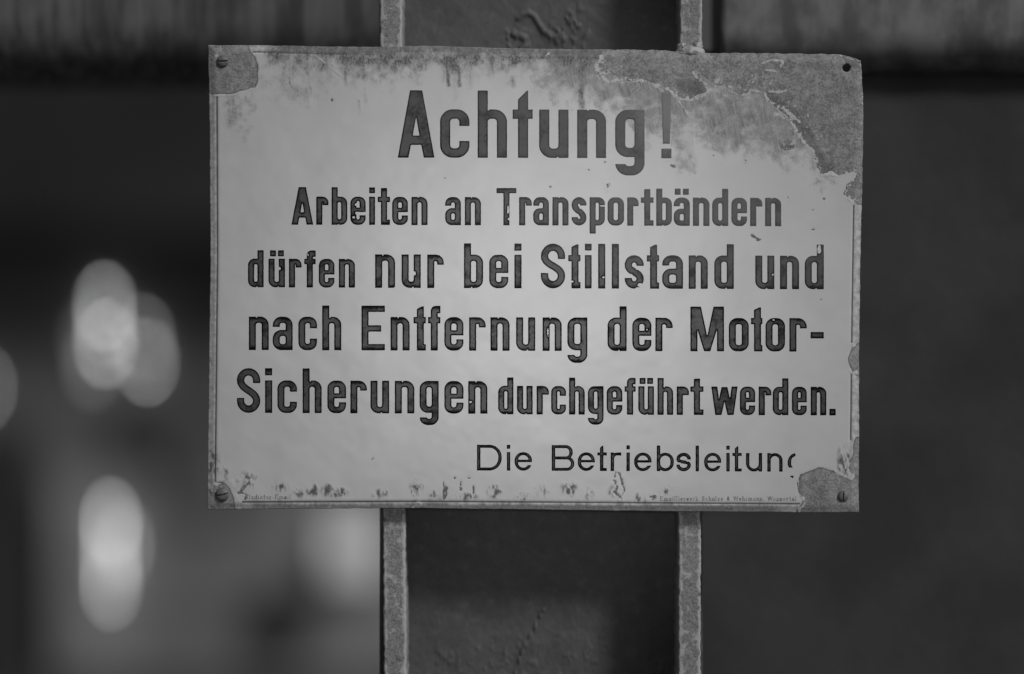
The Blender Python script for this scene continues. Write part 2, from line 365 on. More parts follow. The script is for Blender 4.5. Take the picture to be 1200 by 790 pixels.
addfl(line_d(X, Y, [(484, 595), (490, 588), (494, 593)]), 3.2)
addfl(line_d(X, Y, [(935, 562), (936, 572)]), 1.2)
addfl(line_d(X, Y, [(984, 64.5), (1008, 72), (1009, 78)]), 1.2)  # highlight painted along the edge of the bent corner
addfl(line_d(X, Y, [(371, 66), (386, 78), (402, 91)]), 1.1)
fl = np.maximum(fl, sstep(.60, .70, fbm(X / 3.2, Y / 3.2, 79, 3)) * sstep(6, 0, np.abs(chip - .5)) * sstep(690, 710, X) * (Y < 240))
fl = np.maximum(fl, sstep(.66, .72, fbm(X / 2.2 + Y / 4, Y / 2.2, 83, 3)) * sstep(30, 6, np.abs(chip - 8)) * (X > 830) * (Y < 170) * .8)
# darker pocket in the bare steel
deep = np.maximum(sstep(14, 4, line_d(X, Y, [(800, 100), (818, 104)])), sstep(13, 3, line_d(X, Y, [(902, 116), (930, 136), (946, 160), (962, 190), (970, 198)])))
tri = sstep(-1, 1.5, poly_sd(X, Y, [(986, 66), (1006, 72), (1006, 80), (996, 79), (990, 73)]))  # shade of the bent corner, painted into the colour
deep = np.clip(deep - .6 * fbm(X / 6, Y / 6, 91, 3), 0, 1) * 1.4; deep = np.maximum(deep, tri)
deep = np.maximum(deep, sstep(7, 3, np.hypot(X - 923, (Y - 171) * 1.4)))
deep = np.maximum(deep, 0.8 * sstep(5, 0, line_d(X, Y, [(935, 560), (938, 570), (936, 576)])))
# scoured field under the big chip
sp = poly_sd(X, Y, [(640, 50), (640, 100), (690, 112), (730, 132), (752, 152), (800, 150), (860, 172), (905, 182), (945, 182), (965, 203), (1000, 40)])
scrape = sstep(-26, 22, sp + (fbm(X / 22, Y / 22, 41, 4) - .5) * 34)
scrape = np.maximum(scrape, .55 * sstep(22, 4, line_d(X, Y, [(790, 150), (800, 195)])))
# grime: top band, bottom edge, left corner
h = fbm(X / 26, X * 0, 51, 4)
gt = sstep(1, 0, (Y - 58) / (38 + 110 * (h - .35))) * sstep(295, 330, X) * 1.0
gt = np.maximum(gt, .95 * sstep(74, 68, Y) * sstep(430, 470, X))
gt = np.maximum(gt, .5 * sstep(80, 20, np.hypot(X - 355, (Y - 85) * 1.4)))
gt = np.maximum(gt, .46 * sstep(62, 10, np.hypot((X - 280) * 1.8, Y - 130)))
gt *= np.where(ET < 7, 1.25, 1)
for gx, gy0, gy1, gw, ga in [(524, 74, 100, 2.2, .95), (537, 62, 100, 3, .95), (680, 88, 125, 4, .8), (404, 80, 100, 2, .8), (600, 90, 100, 3, .6), (428, 96, 120, 2.2, .5), (421, 118, 134, 1.6, .5), (340, 96, 102, 2, .8), (363, 96, 110, 2, .7)]:
    gt = np.maximum(gt, ga * sstep(gw * 2, 0, line_d(X, Y, [(gx, gy0), (gx + 2, gy1)])))
hb = fbm(X / 9, X * 0, 57, 4)
gb = sstep(1, 0, (594 - Y) / (5 + 26 * np.clip(hb - .42, 0, 1) * 2)) * .85 * sstep(285, 300, X) * sstep(940, 900, X)
for gx, gy, rx, ry, a in [(350, 578, 5, 5, 1.15), (362, 577, 4, 5, 1.2), (369, 575, 3.5, 6, 1.3), (384, 575, 7, 6, 1.35), (400, 577, 7, 5, 1.1), (392, 580, 5, 3, 1.0), (328, 570, 9, 6, .6), (290, 562, 10, 8, .75), (488, 572, 7, 9, .75), (508, 580, 5, 5, .7),
                           (580, 576, 7, 8, .8), (635, 575, 7, 6, .75), (667, 573, 8, 8, .8), (690, 578, 5, 6, .7), (720, 577, 6, 7, .8), (748, 583, 3, 5, .9), (767, 582, 5, 2, .9), (780, 575, 7, 6, .6), (545, 582, 12, 4, .8), (615, 582, 9, 4, .7), (250, 545, 7, 18, .95), (262, 556, 6, 8, .7), (989, 540, 8, 16, .65), (445, 578, 9, 5, .6)]:
    sh = sstep(1.9, .1, np.hypot((X - gx) / rx, (Y - gy) / ry)); gb = np.maximum(gb, sh * (a + (fbm(X / 2.4, Y / 6, 63, 3) - .5) * 3.4 + (fbm(X / 6, Y / 6, 65, 3) - .5) * 1.6))
gt = gt + sstep(0, .3, gt) * (fbm(X / 9, Y / 9, 67, 4) - .5) * 1.1
grime = np.clip(np.maximum(gt, gb), 0, 1.3)
# printed border line (signed distance) and where it survives
Lx = np.interp(Y, [110, 300, 560], [254.3, 255.0, 252.3]); Rx = np.interp(Y, [235, 400, 545], [1000.5, 998, 996.5])
By_ = np.interp(X, [285, 500, 940], [588.3, 587.6, 590.5]); Ty = np.interp(X, [300, 440, 700], [61, 65, 66])
cands = [(X - Lx, (Y > 113) & (Y < 566)), (Rx - X, (Y > 241) & (Y < 402) | (Y > 438) & (Y < 516)), (By_ - Y, (X > 284) & (X < 937)), (Y - Ty, (X > 296) & (X < 640))]
line = np.full(X.shape, 9.0); lon = np.zeros(X.shape)
for i, (d, m_) in enumerate(cands):
    s_ = np.abs(d) < np.abs(line); line = np.where(s_, d, line)
    lon = np.where(s_, m_ * (1.0 if i != 3 else .6 * sstep(560, 330, X)), lon)
rim = np.clip(sstep(.4, -.4, np.minimum(np.minimum(X - Lx, Rx - X), np.minimum(By_ - Y, Y - Ty))), 0, 1)
rim = np.clip(rim * np.where(EDGE < 2.2, 1.25, 0.8), 0, 1.2)
# relief
Zf = 0.0022 * np.clip(1 - ((X - 626) / 383)**2, 0, 1)**.6 * np.clip(1 - ((Y - 327) / 272)**2, 0, 1)**.6
Zf += 0.00018 * sstep(0.6, -0.6, chip)
Zf -= 0.0011 * sstep(11, 0, EDGE)**1.5
Zf -= 0.00035 * np.exp(-(line / 1.3)**2) * (lon > .3)
Zf += 0.00016 * np.clip(fl, 0, 1)
Zf += (fbm(X / 40, Y / 40, 61, 3) - .5) * 0.0005
Zf += (fbm(X / 3, Y / 3, 62, 3) - .5) * 0.00022 * sstep(-1, 1, chip)
bend = np.maximum(0, (X - 984) * .42 - (Y - 63) * .9 + 0.0) * sstep(980, 990, X)
Zf += bend * PX * .40
dent = sstep(16, 0, line_d(X, Y, [(992, 80), (992, 80.1)])) * sstep(-1, 1, chip); Zf -= .0004 * dent
# bolt hole: really cut through
hx, hy, hr = 992.0, 79.5, 5.0
rr = np.hypot(X - hx, Y - hy); near = np.abs(rr - hr) < 1.15 * 0.62
X = np.where(near, hx + (X - hx) / np.maximum(rr, .1) * hr, X); Y = np.where(near, hy + (Y - hy) / np.maximum(rr, .1) * hr, Y)
idx = np.arange(NU * NV).reshape(NV, NU)
q = np.stack([idx[:-1, :-1], idx[1:, :-1], idx[1:, 1:], idx[:-1, 1:]], -1).reshape(-1, 4)
fxc = X.ravel()[q].mean(1); fyc = Y.ravel()[q].mean(1)
keep = np.hypot(fxc - hx, fyc - hy) > hr * .97
q = q[keep]
front = np.stack([wx(X).ravel() - SO.x, -Zf.ravel() - SO.y, wz(Y).ravel() - SO.z], -1)
back = front.copy(); back[:, 1] += 0.0014
n0 = len(front)
ed = np.concatenate([q[:, [0, 1]], q[:, [1, 2]], q[:, [2, 3]], q[:, [3, 0]]])
key = ed.min(1) * n0 + ed.max(1); _, inv, cnt = np.unique(key, return_inverse=True, return_counts=True)
be = ed[cnt[inv] == 1]
side = np.stack([be[:, 1], be[:, 0], be[:, 0] + n0, be[:, 1] + n0], -1)
faces = np.concatenate([q, (q + n0)[:, ::-1], side])
at = {k: np.concatenate([v.ravel(), v.ravel()]) for k, v in dict(chip=chip, grime=grime, scrape=scrape, line=line, line_on=lon, flake=fl, rim=rim, deep=deep).items()}
at['chip'][n0:] = 5; at['flake'][n0:] = 0; at['line_on'][n0:] = 0
plate = mesh('enamel_plate', np.concatenate([front, back]), faces, M_EN, SIGN, True, at)
def plate_front(px, py):   # surface height in front of y=0, ignoring wear
    return 0.0022 * np.clip(1 - ((px - 626) / 383)**2, 0, 1)**.6 * np.clip(1 - ((py - 327) / 272)**2, 0, 1)**.6 + 0.00018 + (fbm(px / 40, py / 40, 61, 3) - .5) * 0.0005

# ------------------------------------------------------------------ lettering, drawn as signed fields (negative inside)
def box(x, y, x0, x1, y0, y1): return np.maximum(np.maximum(x0 - x, x - x1), np.maximum(y0 - y, y - y1))
def rbox(x, y, x0, x1, y0, y1, r):
    r = min(r, (x1 - x0) / 2, (y1 - y0) / 2); cx, cy = (x0 + x1) / 2, (y0 + y1) / 2
    dx = np.abs(x - cx) - (x1 - x0) / 2 + r; dy = np.abs(y - cy) - (y1 - y0) / 2 + r
    return np.hypot(np.maximum(dx, 0), np.maximum(dy, 0)) + np.minimum(np.maximum(dx, dy), 0) - r
def ring(x, y, x0, x1, y0, y1, t, th, r):
    return np.maximum(rbox(x, y, x0, x1, y0, y1, r), -rbox(x, y, x0 + t, x1 - t, y0 + th, y1 - th, max(r - t, .35 * t)))
def poly(x, y, pts): return -poly_sd(x, y, pts)
MN, MX = np.minimum, np.maximum
def glyph(ch, W, Xh, C, t, th, light=False):
    """returns f(x, y): field, y up from baseline, x from the glyph's left edge"""
    r = W * .5 if light else W * .43
    nh = min(t, 8) * .22
    def notch(x, y, at_, up):      # small nick where bowl and stem part
        s1 = 1 if up else -1; y0 = Xh if up else 0
        return -poly(x, y, [(at_ - nh * .6, y0 + s1), (at_ + nh * 1.3, y0 + s1), (at_ + nh * .2, y0 - s1 * min(th, 7) * .32)])
    D = C - Xh + (0 if light else -.5)
    if not light: D = Xh * .36
    def ringx(x, y, a=0, b=None): return ring(x, y, 0, W, 0, Xh, t, th, r)
    def arch(x, y, w_=None, top=None):
        w_ = w_ or W; top = top or Xh
        return MX(ring(x, y, 0, w_, -9 * Xh, top, t, th, r if w_ == W else w_ * .5), -y)
    def cup(x, y): return MX(ring(x, y, 0, W, 0, 9 * Xh, t, th, r), y - Xh)
    def f(x, y):
        if ch == 'n': return MX(MN(arch(x, y), box(x, y, 0, t, 0, Xh)), notch(x, y, t + .5, True))
        if ch == 'h': return MX(MN(arch(x, y), box(x, y, 0, t, 0, C)), MX(notch(x, y, t + .5, True), -1e9))
        if ch in 'uü':
            g = MX(MN(cup(x, y), box(x, y, W - t, W, 0, Xh)), notch(W - x, y, t + .5, False))
            if ch == 'ü':
                s_ = t * .95; g = MN(g, MN(box(x, y, W * .27 - s_ / 2, W * .27 + s_ / 2, C - s_ * 1.02, C), box(x, y, W * .76 - s_ / 2, W * .76 + s_ / 2, C - s_ * 1.02, C)))
            return g
        if ch == 'r':
            if light: a = MX(ring(x, y, 0, W * 1.45, -9 * Xh, Xh, t, th, W * .62), MX(x - W, Xh * .55 - y)); return MN(a, box(x, y, 0, t, 0, Xh))
            a = MX(ring(x, y, 0, W, -9 * Xh, Xh, t * .95, th * 1.05, W * .5), Xh * .70 - y)
            return MN(a, box(x, y, 0, t, 0, Xh))
        if ch == 'o': return ringx(x, y)
        if ch == 'c':
            return MX(ringx(x, y), -box(x, y, W * .5, W * 2, Xh * .34, Xh * .66))
        if ch == 'e':
            bt = th * .8; yb = Xh * .46
            g = MX(ringx(x, y), -box(x, y, W * .5, W * 2, Xh * .33 if not light else Xh * .30, yb))
            return MN(g, box(x, y, t * .5, W - t * .5 if not light else W - t * .3, yb, yb + bt)) if True else g
        if ch == 'b': return MX(MN(ringx(x, y), box(x, y, 0, t, 0, C)), notch(x, y, t + .5, False))
        if ch == 'p': return MN(ringx(x, y), box(x, y, 0, t, -D * .8, Xh))
        if ch == 'd': return MX(MN(ringx(x, y), box(x, y, W - t, W, 0, C)), notch(W - x, y, t + .5, False))
        if ch == 'g':
            g = MN(ring(x, y, 0, W, 0 if light else Xh * .02, Xh, t, th, r), box(x, y, W - t, W, -D * .4, Xh))
            hook = MX(ring(x, y, 0, W, -D, 9 * Xh, t, th, r), y + (D * .36 if not light else D * .55)); hook2 = MX(hook, -0 * x)
            right = MX(ring(x, y, 0, W, -D, 9 * Xh, t, th, r), MX(W * .5 - x, y))
            return MN(MN(g, hook), right)
        if ch in 'aä':
            top = MX(ring(x, y, 0, W, -Xh, Xh, t, th, r), Xh * .70 - y)
            st = box(x, y, W - t, W, 0, Xh * .72)
            bowl = ring(x, y, 0, W, 0, Xh * .60, t, th * .95, min(r, Xh * .26)); bowl = MX(bowl, x - W * .9)
            g = MN(MN(top, st), bowl)
            if light: g = MN(g, box(x, y, W - t, W, 0, Xh * .72))
            if ch == 'ä':
                s_ = t * .95; g = MN(g, MN(box(x, y, W * .24 - s_ / 2, W * .24 + s_ / 2, C - s_ * 1.05, C), box(x, y, W * .76 - s_ / 2, W * .76 + s_ / 2, C - s_ * 1.05, C)))
            return g
        if ch in 'sS':
            H = Xh if ch == 's' else C; tt = t * (1.0 if light else 1.04); hw = W / 2 - tt / 2; ry = min(hw * 1.05, H * .25)
            yu, yl = H - tt / 2 - ry * 1.0, tt / 2 + ry * 1.0
            P_ = [(W / 2 + hw, yu - H * (.02 if ch == 's' else .06))]
            P_ += [(W / 2 + hw * math.cos(a), yu + ry * math.sin(a)) for a in np.linspace(0, math.pi, 13)]
            a0 = (W / 2 - hw, yu); a3 = (W / 2 + hw, yl); dv = H * .22
            for k in np.linspace(.08, .92, 12):
                b0, b1, b2, b3 = (1 - k)**3, 3 * k * (1 - k)**2, 3 * k * k * (1 - k), k**3
                P_.append((b0 * a0[0] + b1 * a0[0] + b2 * a3[0] + b3 * a3[0], b0 * a0[1] + b1 * (a0[1] - dv) + b2 * (a3[1] + dv) + b3 * a3[1]))
            P_ += [(W / 2 + hw * math.cos(a), yl + ry * math.sin(a)) for a in np.linspace(0, -math.pi, 13)]
            P_.append((W / 2 - hw, yl + H * (.02 if ch == 's' else .06)))
            d = line_d(x, y, P_) - tt / 2
            d = MX(d, -box(x, y, W - tt - 1, W * 2, P_[0][1] - tt * .6, P_[0][1]))      # square the two terminals
            d = MX(d, -box(x, y, -W, tt + 1, P_[-1][1], P_[-1][1] + tt * .6))
            return d
        if ch == 'f':
            sx = W * .22; g = box(x, y, sx, sx + t, 0, C - W * .38)
            hook = MX(ring(x, y, sx, sx + W * 1.1, -9 * Xh, C, t, th, W * .42), MX(C - W * .5 - y, x - W))
            hook = MX(hook, MX(C - th * 1.05 - y, -9e9) if False else C - W * .5 - y); hook = MX(hook, -box(x, y, sx + t, 99, -99, C - th * (1.2 if not light else 1))) ; hook = MN(hook, box(x, y, W * .62, W, C - th * 1.2, C - .6)) if not light else hook
            return MN(MN(g, hook), box(x, y, 0, W, Xh - th * 1.0, Xh))
        if ch in 'tT_':
            if ch == 'T': return MN(box(x, y, 0, W, C - th * .95, C), box(x, y, W / 2 - t / 2, W / 2 + t / 2, 0, C))
        if ch == 't':
            sx = W * .27; tt = C
            st = poly(x, y, [(sx, 0), (sx + t, 0), (sx + t, tt * .985), (sx + t * .72, tt * .985), (sx, tt * (.93 if Xh > 36 else .98 if not light else .9))])
            ft = MX(ring(x, y, sx, sx + W * 1.1, 0, 9 * Xh, t, th, W * .3), MX(x - W, y - Xh * .4)); ft = MX(ft, -box(x, y, sx + t, 99, th, 99))
            return MN(MN(st, ft), box(x, y, 0, W, Xh - th, Xh))
        if ch == '†':   # heading t: no foot
            sx = W * .27
            return MN(poly(x, y, [(sx, 0), (sx + t, 0), (sx + t, C), (sx + t * .9, C), (sx, C * .865)]), box(x, y, 0, W, Xh - th, Xh))
        if ch == 'i': return MN(box(x, y, 0, W, 0, Xh), box(x, y, 0, W, C - W * (1.0 if not light else 1.15), C))
        if ch == 'l': return box(x, y, 0, W, 0, C)
        if ch == 'z': return MN(MN(box(x, y, 0, W, 0, th), box(x, y, 0, W, Xh - th, Xh)), poly(x, y, [(0, 0), (t * 1.2, 0), (W, Xh), (W - t * 1.2, Xh)]))
        if ch == '!': return MN(poly(x, y, [(W * .16, C * .215), (W * .84, C * .215), (W, C * .98), (0, C * .98)]), box(x, y, -W * .0, W, 0, W * .95))
        if ch == '.': return box(x, y, 0, W, 0, W * 1.05)
        if ch == ',': return poly(x, y, [(0, W), (W, W), (W, 0), (0, -W)])
        if ch == '-': return box(x, y, 0, W, Xh * .40, Xh * .40 + th)
        if ch == 'w':
            p = W / 4; q_ = t * .98
            g = poly(x, y, [(0, Xh), (q_, Xh), (p + q_ * .5, 0), (p - q_ * .45, 0)])
            g = MN(g, poly(x, y, [(2 * p - q_ * .5, Xh * .98), (2 * p + q_ * .5, Xh * .98), (p + q_ * .6, 0), (p - q_ * .35, 0)]))
            g = MN(g, poly(x, y, [(2 * p - q_ * .5, Xh * .98), (2 * p + q_ * .5, Xh * .98), (3 * p + q_ * .35, 0), (3 * p - q_ * .6, 0)]))
            return MN(g, poly(x, y, [(W - q_, Xh), (W, Xh), (3 * p + q_ * .45, 0), (3 * p - q_ * .5, 0)]))
        if ch == 'W':
            p = W / 4; q_ = t; g = 1e9
            for a, b in ((0, p), (2 * p, p), (2 * p, 3 * p), (W, 3 * p)): g = MN(g, poly(x, y, [(a - q_ / 2, C), (a + q_ / 2, C), (b + q_ / 2, 0), (b - q_ / 2, 0)]))
            return g
        if ch == 'A':
            o = poly(x, y, [(0, 0), (W * .335, C), (W * .665, C), (W, 0)])
            i1 = poly(x, y, [(W * .5, C * .62), (W * .405, C * .325), (W * .595, C * .325)])
            i2 = poly(x, y, [(W * .275 + 0, -2), (W * .355, C * .19), (W * .645, C * .19), (W * .725, -2)])
            return MX(MX(o, -i1), -i2)
        if ch == 'E':
            return MN(MN(box(x, y, 0, t, 0, C), box(x, y, 0, W, C - th, C)), MN(box(x, y, 0, W, 0, th), box(x, y, 0, W * .84, C * .49 - th / 2, C * .49 + th / 2)))
        if ch == 'M':
            g = MN(box(x, y, 0, t, 0, C), box(x, y, W - t, W, 0, C)); k = t * 1.05
            g = MN(g, poly(x, y, [(0, C), (k * 1.45, C), (W / 2 + k * .42, C * .0), (W / 2 - k * .42, C * .0)]))
            return MN(g, poly(x, y, [(W, C), (W - k * 1.45, C), (W / 2 - k * .42, C * .0), (W / 2 + k * .42, C * .0)]))
        if ch == 'm':
            h_ = (W + t) / 2
            a1 = MX(ring(x, y, 0, h_, -9 * Xh, Xh, t, th, h_ * .5), -y); a2 = MX(ring(x - h_ + t, y, 0, h_, -9 * Xh, Xh, t, th, h_ * .5), -y)
            return MN(MN(a1, a2), box(x, y, 0, t, 0, Xh))
        if ch == 'D': return MX(ring(x, y, -W * .8, W, 0, C, t, th, W * .52), -x) if False else MN(MX(ring(x, y, -W, W, 0, C, t, th, W * .50), -x), box(x, y, 0, t, 0, C))
        if ch == 'B':
            u_ = MX(ring(x, y, -W, W * .93, C * .5 - th / 2, C, t, th, C * .27), -x); l_ = MX(ring(x, y, -W, W, 0, C * .5 + th / 2, t, th, C * .29), -x)
            return MN(MN(u_, l_), box(x, y, 0, t, 0, C))
        if ch == 'G': return MN(MX(ring(x, y, 0, W, 0, C, t, th, W * .5), -box(x, y, W * .5, W * 2, C * .5, C * .7)), box(x, y, W * .5, W, C * .42, C * .5))
        if ch == 'k': return MN(box(x, y, 0, t, 0, C), MN(poly(x, y, [(t, Xh * .4), (W - t, Xh), (W, Xh), (t, Xh * .25)]), poly(x, y, [(W * .4, Xh * .5), (W * .55, Xh * .65), (W, 0), (W - t * 1.3, 0)])))
        if ch == '&': return MN(MN(ring(x, y, W * .12, W * .7, C * .5, C, t, th, W), ring(x, y, 0, W * .8, 0, C * .58, t, th, W)), poly(x, y, [(W * .3, C * .55), (W * .5, C * .55), (W, 0), (W * .8, 0)]))
        if ch == '*': return np.hypot(x - W / 2, y - Xh / 2) - W / 2
        raise ValueError(ch)
    return f
def slab(f, ch, W, Xh, C, t):       # thin feet for the small roman print
    def g(x, y):
        r = f(x, y)
        if ch in 'lirhnmkuaEMdp': r = MN(r, box(x, y, -t * .7, W + t * .4 if ch not in 'r' else t * 1.8, 0, t * .6))
        if ch in 'lhkb': r = MN(r, box(x, y, -t * .8, t, C - t * .6, C))
        return r
    return g
BITES = [(418, 240, 2.2, 1.8), (420, 238, 1.6, 2.8), (419, 250, 2.2, 1.8), (415, 255, 1.6, 1.2), (328, 315, 1.4, 1.6), (361, 299, .6, 1.6), (595.5, 246, 1, 4), (596, 257, 1, 1.2), (750, 334, 3.0, 2.2), (747, 338, 2, 1.6),
         (707, 325, 1.4, 1.2), (905, 322, 1, 1), (960, 293, 2.2, 5), (758, 386, .9, 1), (552, 471, 1.8, 1.2), (906, 375, 1.2, .9), (671, 330, 1.1, .8), (642, 389, .8, 4), (706, 241.5, 3, .7), (574, 480, .9, 2), (486, 320, 1.2, 2.6), (463, 338, 1.6, 1.0)]
def build_letter(acc, ch, x0, x1, base, Xh, C, t, th, cell, light=False, serif=False, clip=None, rough=.14):
    W = x1 - x0; key = ch
    f = glyph(key, W, Xh, C, t, th, light)
    if serif: f = slab(f, ch, W, Xh, C, t)
    D = C - Xh + 6 if ch in 'gp,' else 2
    pad = 1.2
    xs = np.arange(-pad, W + pad + cell, cell); ys = np.arange(-D - pad, C + pad + cell, cell)
    GX, GY = np.meshgrid(xs, ys)
    F = f(GX, GY) - (.22 if t > 5 else 0)
    ax, ay = GX + x0, base - GY
    if rough: F = F + (fbm(ax / 2.6, ay / 2.6, 5, 2) - .5) * rough * 2
    for bx, by_, rx, ry in BITES:
        if x0 - 4 < bx < x1 + 4 and base - C - 4 < by_ < base + 14:
            F = np.maximum(F, (1 - np.hypot((ax - bx) / rx, (ay - by_) / ry)) * min(rx, ry) + (fbm(ax / 1.7, ay / 1.7, 9, 3) - .5) * 1.6)
    if clip is not None: F = np.maximum(F, clip(ax, ay))
    F = np.where(np.abs(F) < 1e-4, -1e-4, F)
    H_, W_ = F.shape; ins = F < 0
    verts = []; cache = {}; faces = []; contour = []
    def vid(kind, i, j):
        k = (kind, i, j)
        if k in cache: return cache[k]
        if kind == 0: p = (xs[j], ys[i])
        elif kind == 1:
            a, b = F[i, j], F[i, j + 1]; p = (xs[j] + cell * a / (a - b), ys[i]); contour.append(p)
        else:
            a, b = F[i, j], F[i + 1, j]; p = (xs[j], ys[i] + cell * a / (a - b)); contour.append(p)
        cache[k] = len(verts); verts.append(p); return cache[k]
    c4 = ins[:-1, :-1].astype(int) + ins[:-1, 1:] + ins[1:, 1:] + ins[1:, :-1]
    for i, j in zip(*np.nonzero(c4)):
        if c4[i, j] == 4:
            faces.append([vid(0, i, j), vid(0, i, j + 1), vid(0, i + 1, j + 1), vid(0, i + 1, j)]); continue
        ring_ = [(i, j), (i, j + 1), (i + 1, j + 1), (i + 1, j)]; es = [(1, i, j), (2, i, j + 1), (1, i + 1, j), (2, i, j)]
        pl_ = []
        for k in range(4):
            a = ring_[k]; b = ring_[(k + 1) % 4]
            if ins[a]: pl_.append(vid(0, *a))
            if ins[a] != ins[b]: pl_.append(vid(*es[k]))
        if len(pl_) >= 3: faces.append(pl_)
    if not faces: return
    v = np.array(verts); ct = np.array(contour)
    d = np.empty(len(v))
    for k in range(0, len(v), 2000):
        vk = v[k:k + 2000]; d[k:k + 2000] = np.sqrt(((vk[:, None, :] - ct[None])**2).sum(2).min(1))
    px = v[:, 0] + x0; py = base - v[:, 1]
    hgt = 0.00003 + 0.00016 * sstep(0, 1.6, d)
    depth = plate_front(px, py) + hgt - 0.00004 + 0.00003
    off = acc['n']
    tip = sstep(.17, .0, np.minimum(v[:, 1] - v[:, 1].min(), v[:, 1].max() - v[:, 1]) / C) * (.6 + .6 * random.random()) * (1 if C > 20 else 0)
    acc['t'].append(tip); acc['v'].append(np.stack([wx(px) - SO.x, -depth - SO.y, wz(py) - SO.z], -1)); acc['d'].append(d)
    acc['f'] += [[a + off for a in fc] for fc in faces]; acc['n'] += len(v)
def new_acc(): return dict(v=[], d=[], t=[], f=[], n=0)
def flush(acc, name, mat, label=None):
    o = mesh(name, np.concatenate(acc['v']), acc['f'], mat, SIGN, True, dict(inner=np.concatenate(acc['d']), tip=np.concatenate(acc['t'])))
    tag(o, label); return o
def row(acc, spec, b0, b1, Xh, C, t, th, cell=.5, light=False, clip=None):
    for ch, x0, x1 in spec:
        base = b0 + (b1 - b0) * ((x0 + x1) / 2 - 280) / 700
        build_letter(acc, ch, x0, x1, base, Xh, C, t, th, cell, light, clip=clip)
a = new_acc()
row(a, [('A', 466.5, 509), ('c', 516, 550), ('h', 560, 594), ('†', 601, 624), ('u', 632, 666), ('n', 676.5, 710), ('g', 721, 755), ('!', 775, 786.5)], 184.3, 186, 56.3, 78.5, 11.5, 10.6)
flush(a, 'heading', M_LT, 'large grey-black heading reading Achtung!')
a = new_acc()
row(a, [('A', 342, 367), ('r', 371, 385), ('b', 389, 407), ('e', 411, 428.5), ('i', 433, 439.5), ('t', 443, 457), ('e', 460, 478), ('n', 482.5, 501), ('a', 522, 540), ('n', 545, 563.5)], 263, 265.6, 32.6, 43.6, 6.8, 6.0)
row(a, [('T', 582, 605), ('r', 608.5, 623), ('a', 625, 643), ('n', 647.5, 666), ('s', 670, 687), ('p', 691, 708.5), ('o', 712, 731), ('r', 735, 748), ('t', 751, 765.5), ('b', 769, 787), ('ä', 789.5, 808), ('n', 812, 831), ('d', 834.5, 853), ('e', 857, 875), ('r', 879, 893), ('n', 896.5, 915)], 263, 265.3, 32.8, 43.2, 6.8, 6.0)
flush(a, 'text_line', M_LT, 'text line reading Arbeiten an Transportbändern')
a = new_acc()
row(a, [('d', 291, 309), ('ü', 315, 334), ('r', 339, 353.5), ('f', 357, 370), ('e', 374, 392), ('n', 397.5, 416)], 336.5, 339, 33.2, 43, 6.9, 6.0)
row(a, [('n', 440, 463), ('u', 471, 493), ('r', 501, 520), ('b', 544, 566), ('e', 573.5, 595.5), ('i', 603, 611), ('S', 634, 662), ('t', 666, 680), ('i', 685.5, 693), ('l', 701, 709), ('l', 717, 725), ('s', 732, 754), ('t', 758, 772), ('a', 776, 800), ('n', 807, 829), ('d', 837, 859.5), ('u', 885, 907), ('n', 914, 936), ('d', 943, 965)], 336.7, 339, 38.8, 52, 7.9, 7.0)
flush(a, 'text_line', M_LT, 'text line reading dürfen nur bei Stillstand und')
a = new_acc()
row(a, [('n', 292, 315), ('a', 320, 343), ('c', 350, 371.5), ('h', 378, 400), ('E', 424, 451), ('n', 458, 480), ('t', 485, 499), ('f', 502, 516), ('e', 521, 543), ('r', 550, 569), ('n', 575, 597), ('u', 605, 627), ('n', 636, 658), ('g', 665, 688), ('d', 712, 734), ('e', 741, 763), ('r', 768, 788), ('M', 809, 848), ('o', 854, 877), ('t', 880, 893), ('o', 897, 919.5), ('r', 925, 945), ('-', 950, 965)], 410, 412, 38.8, 52, 7.9, 7.0)
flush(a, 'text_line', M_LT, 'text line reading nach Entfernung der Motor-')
a = new_acc()
row(a, [('S', 278, 305), ('i', 311, 319), ('c', 325.5, 348), ('h', 355, 377), ('e', 384, 405.5), ('r', 411, 430), ('u', 434.5, 456), ('n', 463, 485.5), ('g', 492, 514), ('e', 521, 543), ('n', 549, 571)], 483.6, 486, 37.8, 52, 7.9, 7.0)
row(a, [('d', 584, 601.5), ('u', 606, 624), ('r', 629, 643), ('c', 646, 663), ('h', 667, 685), ('g', 689, 707), ('e', 711, 729), ('f', 732, 744.5), ('ü', 748, 766), ('h', 770.5, 788.5), ('r', 793, 807), ('t', 809, 824), ('w', 833.5, 864), ('e', 867, 884.5), ('r', 889, 903.5), ('d', 905.5, 923.5), ('e', 928, 945), ('n', 950, 968), ('.', 972, 979)], 484.2, 486.6, 33, 42.8, 6.9, 6.0)
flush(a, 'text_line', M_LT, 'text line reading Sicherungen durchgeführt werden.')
a = new_acc()
row(a, [('D', 559, 588), ('i', 594, 598), ('e', 603, 623.5), ('B', 646.5, 673), ('e', 677, 697), ('t', 700, 711), ('r', 715.5, 728), ('i', 734, 738), ('e', 743, 763.5), ('b', 769.5, 789.5), ('s', 792.5, 809.5), ('l', 815, 819), ('e', 825, 845), ('i', 851, 855), ('t', 858, 869), ('u', 874, 893), ('n', 899, 917)], 550.2, 553, 21.8, 30.2, 4.1, 3.6, .4, True)
row(a, [('g', 923, 943)], 550.2, 553, 21.8, 30.2, 4.1, 3.6, .4, True, clip=lambda x, y: np.maximum(x - 931.5 + np.abs(y - 541) * .12 - 1.5 + 1.2 * (y > 550), 4.5 - np.abs(y - 552.5)))
flush(a, 'text_line', M_LT, 'light text line reading Die Betriebsleitung, its last letter worn off')
